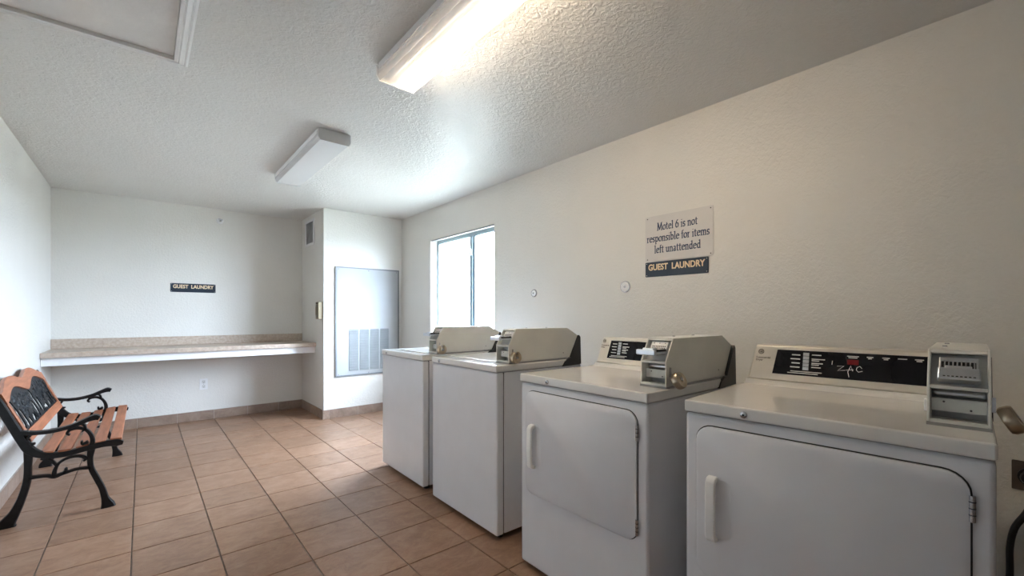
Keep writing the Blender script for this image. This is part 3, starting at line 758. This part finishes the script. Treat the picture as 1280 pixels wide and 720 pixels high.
    return o, wid*em

def screws(root, pts, axis, mat='screw', r=0.004, name='screw_head'):
    for p in pts: MB().lathe([(r, 0), (r*0.8, -0.0015)], p, axis, 10).build(name, mat, root)

# notice on the dryer wall
sy0, sy1, sz0, sz1 = 1.178, 1.632, 1.551, 1.848
sg = tag(empty('notice_sign', (XR, (sy0+sy1)/2, (sz0+sz1)/2)), 'pale notice sign with dark blue lettering about unattended items above a dryer', 'sign')
hy, hz = (sy1-sy0)/2, (sz1-sz0)/2
MB().prism(rrect(-hy, hy, -hz, hz, 0.012), 'x', -0.004, -0.0005).build('sign_plate', 'sign_pale', sg)
for s, zz, wd in (('Motel 6 is not', 0.068, 0.272), ('responsible for items', -0.004, 0.420), ('left unattended', -0.078, 0.312)):
    o, wdt = serif_text('lettering', s, 0.067, 'sign_ink', sg, (-0.004, 0.004, zz), (0, -1, 0), (0, 0, 1), (-1, 0, 0))
    k = wd/wdt
    o.scale = (1, k, 1)
screws(sg, [(-0.004, a*(hy-0.016), b*(hz-0.014)) for a in (-1, 1) for b in (-1, 1)], 'x')

def guest_sign(loc, rz, W, Hh, label):
    # built facing local -x, writing runs along local -y
    s = tag(empty('room_sign', loc, rz), label, 'sign')
    MB().prism(rrect(-W/2, W/2, -Hh/2, Hh/2, 0.006), 'x', -0.006, -0.0005).build('sign_plate', 'sign_navy', s, bevel=0.001)
    o = text_mesh('lettering', 'GUEST  LAUNDRY', 0.060, 'sign_cream', s, frame4((-0.0064, 0, 0.014), (0, -1, 0), (0, 0, 1)), bold=0.0018, depth=0.0006)
    xs = [v.co.x for v in o.data.vertices]; k = (W*0.90)/(max(xs)-min(xs))
    for v in o.data.vertices: v.co.x *= k
    ys = [v.co.y for v in o.data.vertices]; k = 0.042/(max(ys)-min(ys)); mid = (max(ys)+min(ys))/2
    for v in o.data.vertices: v.co.y = (v.co.y-mid)*k
    screws(s, [(-0.006, a*(W/2-0.010), b*(Hh/2-0.010)) for a in (-1, 1) for b in (-1, 1)], 'x', 'print_light', 0.003)
    return s
guest_sign((XR, 1.4185, 1.4985), 0, 0.424, 0.097, 'navy plaque with cream lettering below the pale notice')
guest_sign((0.444, YB, 1.508), R_(90), 0.414, 0.098, 'navy plaque with cream lettering on the back wall above the counter')

# ------------------------------------------------------------------ small wall fittings
def wall_disc(y, z, r, label):
    d = tag(empty('cleanout_plate', (XR, y, z)), label, 'wall cap')
    MB().lathe([(r, -0.0005), (r, -0.006), (r*0.92, -0.010), (r*0.80, -0.010)], (0, 0, 0), 'x', 28).build('rim', 'steel', d, smooth=True, angle=25)
    MB().lathe([(r*0.80, -0.010), (r*0.70, -0.012), (r*0.20, -0.013)], (0, 0, 0), 'x', 28).build('face', 'plate_white', d, smooth=True)
    MB().lathe([(r*0.20, -0.013), (r*0.18, -0.016)], (0, 0, 0), 'x', 12).build('centre_screw', 'steel', d)
wall_disc(2.715, 1.388, 0.034, 'small round wall cap nearer the window')
wall_disc(1.791, 1.396, 0.041, 'round white wall cap below and beside the notice signs')

def outlet(loc, label):
    o = tag(empty('wall_outlet', loc), label, 'outlet')
    MB().prism(rrect(-0.038, 0.038, -0.062, 0.062, 0.006), 'y', -0.006, -0.0005).build('cover_plate', 'plate_white', o, bevel=0.001)
    for zz in (-0.026, 0.026):
        f = MB().prism(rrect(-0.017, 0.017, zz-0.019, zz+0.019, 0.008), 'y', -0.009, -0.006).build('socket', 'print_light', o)
        for xx in (-0.006, 0.006): MB().box((xx-0.0012, -0.0096, zz-0.002), (xx+0.0012, -0.009, zz+0.008)).build('slot', 'dark_gap', f)
        MB().lathe([(0.003, 0), (0.003, -0.0006)], (0, -0.009, zz-0.009), 'y', 8).build('slot', 'dark_gap', f)
    MB().lathe([(0.003, -0.006), (0.003, -0.0075)], (0, 0, 0), 'y', 8).build('screw_head', 'screw', o)
outlet((0.537, YB, 0.409), 'white duplex wall outlet under the folding counter')

# dryer receptacle with plug and cord
rp = tag(empty('dryer_receptacle', (XR, -0.022, 0.583)), 'brown heavy-duty receptacle plate on the wall beside the biggest dryer', 'outlet')
MB().prism(rrect(-0.048, 0.048, -0.056, 0.056, 0.004), 'x', -0.006, -0.0005).build('cover_plate', 'brown_plate', rp, bevel=0.001)
MB().lathe([(0.034, -0.006), (0.034, -0.012), (0.031, -0.013)], (0, 0, 0), 'x', 20).build('socket_face', 'rubber', rp)
cd = tag(empty('power_cord', (XR, -0.022, 0.583)), 'thick black power cord plugged in beside the biggest dryer', 'cord')
MB().lathe([(0.026, -0.0135), (0.028, -0.030), (0.024, -0.045), (0.014, -0.050)], (0, 0, 0), 'x', 16).build('plug', 'rubber', cd, smooth=True)
def cr(pts, n=8):
    pts = [Vector(p) for p in pts]; out = []
    for i in range(len(pts)-1):
        p0, p1, p2, p3 = pts[max(i-1, 0)], pts[i], pts[i+1], pts[min(i+2, len(pts)-1)]
        for k in range(n):
            t = k/n; out.append(0.5*((2*p1)+(p2-p0)*t+(2*p0-5*p1+4*p2-p3)*t*t+(3*p1-p0-3*p2+p3)*t**3))
    return out+[pts[-1]]
MB().tube(cr([(-0.030, -0.002, -0.026), (-0.032, -0.006, -0.07), (-0.030, 0.010, -0.13), (-0.028, 0.040, -0.20), (-0.028, 0.052, -0.28), (-0.030, 0.052, -0.38), (-0.05, 0.06, -0.50), (-0.10, 0.10, -0.568), (-0.25, 0.16, -0.572), (-0.38, 0.20, -0.5725)]), 0.0105, 10).build('cable', 'rubber', cd, smooth=True)

# sidewall sprinkler
sp = tag(empty('fire_sprinkler', (0.694, YB, 2.308)), 'small chrome fire sprinkler high on the back wall', 'sprinkler')
MB().lathe([(0.036, -0.0005), (0.034, -0.006), (0.020, -0.012)], (0, 0, 0), 'y', 20).build('escutcheon', 'plate_white', sp, smooth=True)
MB().lathe([(0.014, -0.012), (0.014, -0.030), (0.009, -0.034)], (0, 0, 0), 'y', 14).build('body', 'steel', sp, smooth=True)
for s in (-1, 1): MB().tube([(s*0.010, -0.030, 0), (s*0.016, -0.045, 0), (0, -0.060, 0)], 0.003, 6).build('arm', 'steel', sp)
MB().box((-0.020, -0.064, -0.004), (0.020, -0.058, 0.010)).build('deflector', 'steel', sp)

# small air vent on the closet's side
v = tag(empty('air_vent', (XP, 5.735, 2.223)), 'small white air vent with upright louvres high on the closet side', 'vent')
hy, hz = 0.155, 0.130
for a, c, d, e in ((-hy-0.03, hy+0.03, hz, hz+0.03), (-hy-0.03, hy+0.03, -hz-0.03, -hz), (-hy-0.03, -hy, -hz, hz), (hy, hy+0.03, -hz, hz)):
    MB().box((-0.010, a, d), (-0.0005, c, e)).build('vent_frame', 'plate_white', v, bevel=0.002)
MB().box((-0.002, -hy, -hz), (-0.0005, hy, hz)).build('vent_back', 'vent_dark', v)
for k in range(8):
    yy = -hy+0.02+k*(2*hy-0.04)/7
    MB().prism([(-0.009, yy-0.010), (-0.003, yy+0.006), (-0.002, yy+0.005), (-0.008, yy-0.011)], 'z', -hz, hz).build('louvre', 'vent_dark', v)

# beige control box on the closet edge
ic = tag(empty('wall_control_box', (XP, 5.287, 1.255)), 'beige wall control box near the closet corner', 'control box')
MB().box((-0.052, -0.050, -0.100), (-0.0005, 0.050, 0.100)).build('case', 'beige_plastic', ic, bevel=0.006)
MB().prism(rrect(-0.034, 0.034, -0.080, 0.070, 0.014), 'x', -0.056, -0.052).build('face', 'beige_face', ic, bevel=0.001)
MB().box((-0.066, -0.012, -0.055), (-0.056, 0.012, 0.045)).build('lever', 'beige_plastic', ic, bevel=0.003)
MB().box((-0.054, -0.030, 0.078), (-0.0515, 0.030, 0.090)).build('slot', 'dark_gap', ic)

# big sheet-metal return air panel on the closet front
px0, px1, pz0, pz1 = 1.724, 2.511, 0.482, 1.770
ra = tag(empty('return_air_panel', ((px0+px1)/2, YP, (pz0+pz1)/2)), 'tall grey sheet-metal return air panel with four louvred grilles', 'air panel')
rl = lambda x, y, z: (x-(px0+px1)/2, y-YP, z-(pz0+pz1)/2)
MB().box(rl(px0, YP-0.016, pz0), rl(px1, YP-0.0005, pz1)).build('panel_sheet', 'sheet_metal', ra, bevel=0.002)
for (a, c, d, e) in ((px0-0.006, px0+0.012, pz0-0.006, pz1+0.006), (px1-0.012, px1+0.006, pz0-0.006, pz1+0.006)):
    MB().box(rl(a, YP-0.020, d), rl(c, YP-0.0005, e)).build('edge_strip', 'sheet_dark', ra)
for (d, e) in ((pz0-0.006, pz0+0.010), (pz1-0.010, pz1+0.006)):
    MB().box(rl(px0+0.012, YP-0.020, d), rl(px1-0.012, YP-0.0005, e)).build('edge_strip', 'sheet_dark', ra)
for k in range(4):
    gx0 = 1.877+k*0.129; gx1 = gx0+0.110
    g = MB().box(rl(gx0, YP-0.0175, 0.536), rl(gx1, YP-0.0165, 1.034)).build('grille', 'sheet_dark', ra)
    mb = MB()
    for q in range(26):
        zz = 0.545+q*0.0188
        mb.prism([rl(0, YP-0.018, zz)[1:], rl(0, YP-0.027, zz-0.006)[1:], rl(0, YP-0.027, zz-0.004)[1:], rl(0, YP-0.018, zz+0.008)[1:]], 'x', gx0-(px0+px1)/2, gx1-(px0+px1)/2)
    tag(mb.build('louvres', 'louver', g), kind='stuff')
for xx in (px0+0.03, (px0+px1)/2, px1-0.03):
    for zz in (pz0+0.02, pz1-0.025): MB().lathe([(0.005, -0.016), (0.004, -0.0185)], rl(xx, YP, zz), 'y', 8).build('screw_head', 'screw', ra)

# ------------------------------------------------------------------ garden bench
BY0, BY1 = 3.705, 5.005
bn = tag(empty('garden_bench', (-0.37, (BY0+BY1)/2, 0)), 'garden bench with black cast-iron frame and orange-stained wooden slats by the wall', 'bench')
ox, oy = -0.37, (BY0+BY1)/2
def P2(l): return [(p[0]-ox, p[1]) for p in l]
def end_frame(yc):
    y0, y1 = yc-oy-0.020, yc-oy+0.020
    # the casting: back post flowing into the seat rail
    fr_ = MB().ribbon(P2([(-0.640, 0.765), (-0.612, 0.705), (-0.560, 0.575), (-0.520, 0.475), (-0.490, 0.418), (-0.440, 0.382), (-0.360, 0.370), (-0.264, 0.386), (-0.180, 0.398), (-0.120, 0.396), (-0.092, 0.390)]),
                      [0.030, 0.040, 0.042, 0.044, 0.048, 0.036, 0.034, 0.034, 0.036, 0.046, 0.020], y0, y1).build('end_frame', 'iron_black', bn, smooth=True)
    def sub(name, pts, w, a=None, c=None): MB().ribbon(P2(pts), w, a if a is not None else y0+0.003, c if c is not None else y1-0.003).build(name, 'iron_black', fr_, smooth=True)
    sub('back_leg', [(-0.498, 0.415), (-0.500, 0.330), (-0.504, 0.245), (-0.525, 0.150), (-0.552, 0.075), (-0.580, 0.022), (-0.582, 0.0)], [0.040, 0.032, 0.034, 0.036, 0.046, 0.070, 0.076])
    sub('front_leg', [(-0.238, 0.382), (-0.243, 0.320), (-0.238, 0.260), (-0.215, 0.195), (-0.190, 0.125), (-0.176, 0.060), (-0.165, 0.020), (-0.162, 0.0)], [0.040, 0.028, 0.028, 0.030, 0.030, 0.036, 0.062, 0.072])
    sub('armrest', [(-0.530, 0.528), (-0.470, 0.516), (-0.400, 0.516), (-0.320, 0.532), (-0.260, 0.558), (-0.222, 0.570), (-0.202, 0.562)], [0.026, 0.022, 0.022, 0.024, 0.028, 0.036, 0.026], y0-0.004, y1+0.004)
    sub('arm_scroll', [(-0.336, 0.512), (-0.296, 0.516), (-0.262, 0.500), (-0.240, 0.466), (-0.232, 0.425), (-0.238, 0.395)], [0.022, 0.018, 0.018, 0.020, 0.024, 0.026])
    sub('arm_scroll', [(-0.300, 0.545), (-0.270, 0.530), (-0.262, 0.498)], [0.014, 0.014, 0.014])
    sub('scroll_curl', [(-0.490, 0.505), (-0.505, 0.480), (-0.490, 0.455), (-0.472, 0.455)], [0.014, 0.016, 0.018, 0.010])
    sub('scroll_curl', [(-0.252, 0.425), (-0.276, 0.415), (-0.280, 0.435)], [0.020, 0.014, 0.010])
    sub('scroll_curl', [(-0.330, 0.512), (-0.342, 0.492), (-0.330, 0.480)], [0.018, 0.014, 0.010])
    sub('stretcher', [(-0.496, 0.262), (-0.430, 0.258), (-0.394, 0.246), (-0.360, 0.256), (-0.300, 0.268), (-0.238, 0.264)], [0.020, 0.016, 0.022, 0.018, 0.014, 0.018])
    sub('stretcher_scroll', [(-0.396, 0.250), (-0.392, 0.285), (-0.372, 0.325), (-0.330, 0.346), (-0.286, 0.344), (-0.262, 0.325), (-0.272, 0.312)], [0.022, 0.020, 0.014, 0.014, 0.016, 0.018, 0.010])
    sub('stretcher_scroll', [(-0.386, 0.310), (-0.402, 0.335), (-0.420, 0.352), (-0.450, 0.362)], [0.012, 0.014, 0.014, 0.012])
    sub('stretcher_scroll', [(-0.360, 0.256), (-0.346, 0.276), (-0.352, 0.284)], [0.016, 0.014, 0.010])
end_frame(BY0); end_frame(BY1)
# seat slats
sl = [(-0.425, 0.392, -0.06), (-0.352, 0.389, 0.0), (-0.276, 0.398, 0.14), (-0.200, 0.410, 0.10), (-0.126, 0.417, -0.02)]
for (sx, sz, ta) in sl:
    W = 0.028; th = 0.009
    ux, uz = math.cos(ta), math.sin(ta); nx, nz = -uz, ux
    def q(a, c): return (sx-ox+ux*a+nx*c, sz+uz*a+nz*c)
    MB().prism([q(-W, -th), q(W, -th), q(W, th), q(-W, th)], 'y', BY0-oy-0.012, BY1-oy+0.012).build('seat_slat', 'wood', bn, bevel=0.004)
# backrest in its own slanted plane: s up along the post, centred thickness
b0 = Vector((-0.494-ox, 0.462)); b1 = Vector((-0.612-ox, 0.745)); bu = (b1-b0).normalized(); bnrm = Vector((bu.y, -bu.x)); BL = (b1-b0).length
def B(s, y, d): p = b0+bu*s+bnrm*d; return (p.x, y, p.y)
ya, yb = BY0-oy+0.016, BY1-oy-0.016
def plate(poly, d0, d1, name, mat, parent=bn, bevel=0.003):
    n = len(poly); vs = [B(s, y, d0) for y, s in poly]+[B(s, y, d1) for y, s in poly]
    return MB().add(vs, [tuple(range(n)), tuple(range(2*n-1, n-1, -1))]+[(i, (i+1) % n, (i+1) % n+n, i+n) for i in range(n)]).build(name, mat, parent, bevel=bevel)
plate([(ya, 0.0), (yb, 0.0), (yb, 0.062), (ya, 0.062)], -0.010, 0.010, 'back_rail', 'wood')
plate([(ya, 0.062), (ya+0.040, 0.062), (ya+0.040, 0.262), (ya, 0.262)], -0.010, 0.010, 'back_stile', 'wood')
plate([(yb-0.040, 0.062), (yb, 0.062), (yb, 0.262), (yb-0.040, 0.262)], -0.010, 0.010, 'back_stile', 'wood')
# curvy top rail with two humps
N = 48; topc, botc = [], []
def hump(t): return (0.5-0.5*math.cos(4*PI*t))**0.75
def lim(t): return 0.246+0.062*hump(t)+0.008*math.sin(PI*t)**2
for i in range(N+1):
    t = i/N; y = ya+(yb-ya)*t
    topc.append((y, 0.312+0.056*hump(t)+0.028*math.sin(PI*t)**2)); botc.append((y, lim(t)))
cols = topc, botc
mb = MB(); vs = []
for (y, s1), (_, s0) in zip(topc, botc): vs += [B(s1, y, -0.011), B(s1, y, 0.011), B(s0, y, 0.011), B(s0, y, -0.011)]
fs = []
for i in range(N):
    for k in range(4): fs.append((i*4+k, i*4+(k+1) % 4, (i+1)*4+(k+1) % 4, (i+1)*4+k))
fs += [(0, 1, 2, 3), (N*4+3, N*4+2, N*4+1, N*4)]
mb.add(vs, fs).build('top_rail', 'wood', bn, smooth=True, angle=50)
# cast openwork panel: leafy trees with gaps between them
holes = []
rnd = random.Random(11)
pw = yb-ya-0.080; pc = (ya+yb)/2
trees = (-0.25, 0.25)
for tcx in (-0.5, 0.0, 0.5):       # tall gaps between the two trees and at the sides
    for k in range(3):
        holes.append((tcx*pw*0.88+(k-1)*0.082, 0.128+0.024*(k % 2), 0.026, 0.058+0.014*rnd.random(), rnd.uniform(-0.35, 0.35)))
    holes.append((tcx*pw*0.90, 0.225, 0.020, 0.030, 0.5))
for tcx in trees:
    for s_ in (-1, 1):
        holes.append((tcx*pw+s_*0.062, 0.092, 0.032, 0.022, s_*0.5))
for k in range(30):
    holes.append((rnd.uniform(-0.47, 0.47)*pw, rnd.choice([rnd.uniform(0.075, 0.11), rnd.uniform(0.13, 0.28)]), rnd.uniform(0.008, 0.015), rnd.uniform(0.014, 0.026), rnd.uniform(-1.0, 1.0)))
def solid(y, s):
    for hy_, hs, a, c, an in holes:
        dy, ds = y-hy_, s-hs
        u = dy*math.cos(an)+ds*math.sin(an); w_ = -dy*math.sin(an)+ds*math.cos(an)
        if (u/a)**2+(w_/c)**2 < 1: return False
    return True
NY, NS = 260, 56
s0, s1 = 0.060, 0.322
vid = {}; vs = []; fs = []
def vtx(i, j):
    if (i, j) not in vid:
        vid[(i, j)] = len(vs); vs.append(B(s0+(s1-s0)*j/NS, pc-pw/2+pw*i/NY, 0.0))
    return vid[(i, j)]
def top_lim(y):
    return lim((y-ya)/(yb-ya))+0.006
for i in range(NY):
    for j in range(NS):
        y = pw*(i+0.5)/NY-pw/2; s = s0+(s1-s0)*(j+0.5)/NS
        if s < top_lim(pc+y) and solid(y, s): fs.append((vtx(i, j), vtx(i+1, j), vtx(i+1, j+1), vtx(i, j+1)))
me = bpy.data.meshes.new('cast_panel'); me.from_pydata(vs, [], fs); me.materials.append(M['panel_black'])
cpn = link_mesh('cast_panel', me, bn); md = cpn.modifiers.new('thick', 'SOLIDIFY'); md.thickness = 0.006; md.offset = 0
# raised leaves and trunks on the panel
lf = MB()
def leaf(y, s, L, w_, an):
    a = Vector((math.cos(an), math.sin(an))); n_ = Vector((-a.y, a.x)); c0 = Vector((y, s))
    pts = [c0-a*L, c0-a*L*0.3+n_*w_, c0+a*L*0.4+n_*w_*0.8, c0+a*L, c0+a*L*0.4-n_*w_*0.8, c0-a*L*0.3-n_*w_]
    lf.add([B(p.y, p.x, 0.0032) for p in pts]+[B(c0.y, c0.x, 0.0075)], [(i, (i+1) % 6, 6) for i in range(6)])
for tcx in trees:
    for k in range(90):
        a = rnd.uniform(0, 2*PI); rr = math.sqrt(rnd.random()); y = tcx*pw+rr*0.24*math.cos(a); s = 0.205+rr*0.075*math.sin(a)
        if abs(y) < pw/2-0.02 and s < top_lim(pc+y)-0.012 and solid(y, s): leaf(pc+y, s, rnd.uniform(0.014, 0.024), 0.006, rnd.uniform(0, 2*PI))
    lf.add([B(0.064, pc+tcx*pw-0.012, 0.004), B(0.064, pc+tcx*pw+0.012, 0.004), B(0.17, pc+tcx*pw+0.006, 0.007), B(0.17, pc+tcx*pw-0.006, 0.007)], [(0, 1, 2, 3)])
tag(lf.build('relief_leaves', 'panel_black', cpn), kind='stuff')

# ------------------------------------------------------------------ shrub seen faintly through the window
sh = tag(empty('shrub', (9.3, 9.6, -0.25)), 'pale green shrub in the bright yard beyond the window', 'shrub')
tw = MB()
for k in range(9):
    a = 2*PI*k/9; tw.tube([(0, 0, 0), (0.15*math.cos(a), 0.15*math.sin(a), 0.5), (0.5*math.cos(a), 0.5*math.sin(a), 1.0+0.2*(k % 3))], [0.03, 0.02, 0.008], 6)
tw.build('branches', 'bark', sh)
lv = MB()
for k in range(900):
    a, c, rr = rnd.uniform(0, 2*PI), rnd.uniform(-1, 1), rnd.random()**0.4
    q = math.sqrt(1-c*c); p = Vector((0.75*rr*q*math.cos(a), 0.75*rr*q*math.sin(a), 0.85+0.62*rr*c))
    d = Vector((rnd.uniform(-1, 1), rnd.uniform(-1, 1), rnd.uniform(-0.4, 1))).normalized(); e = d.cross(Vector((0.3, 0.5, 0.8))).normalized()
    lv.add([p-d*0.05, p+e*0.025, p+d*0.05, p-e*0.025], [(0, 1, 2, 3)])
tag(lv.build('foliage', 'leaf', sh), kind='stuff')
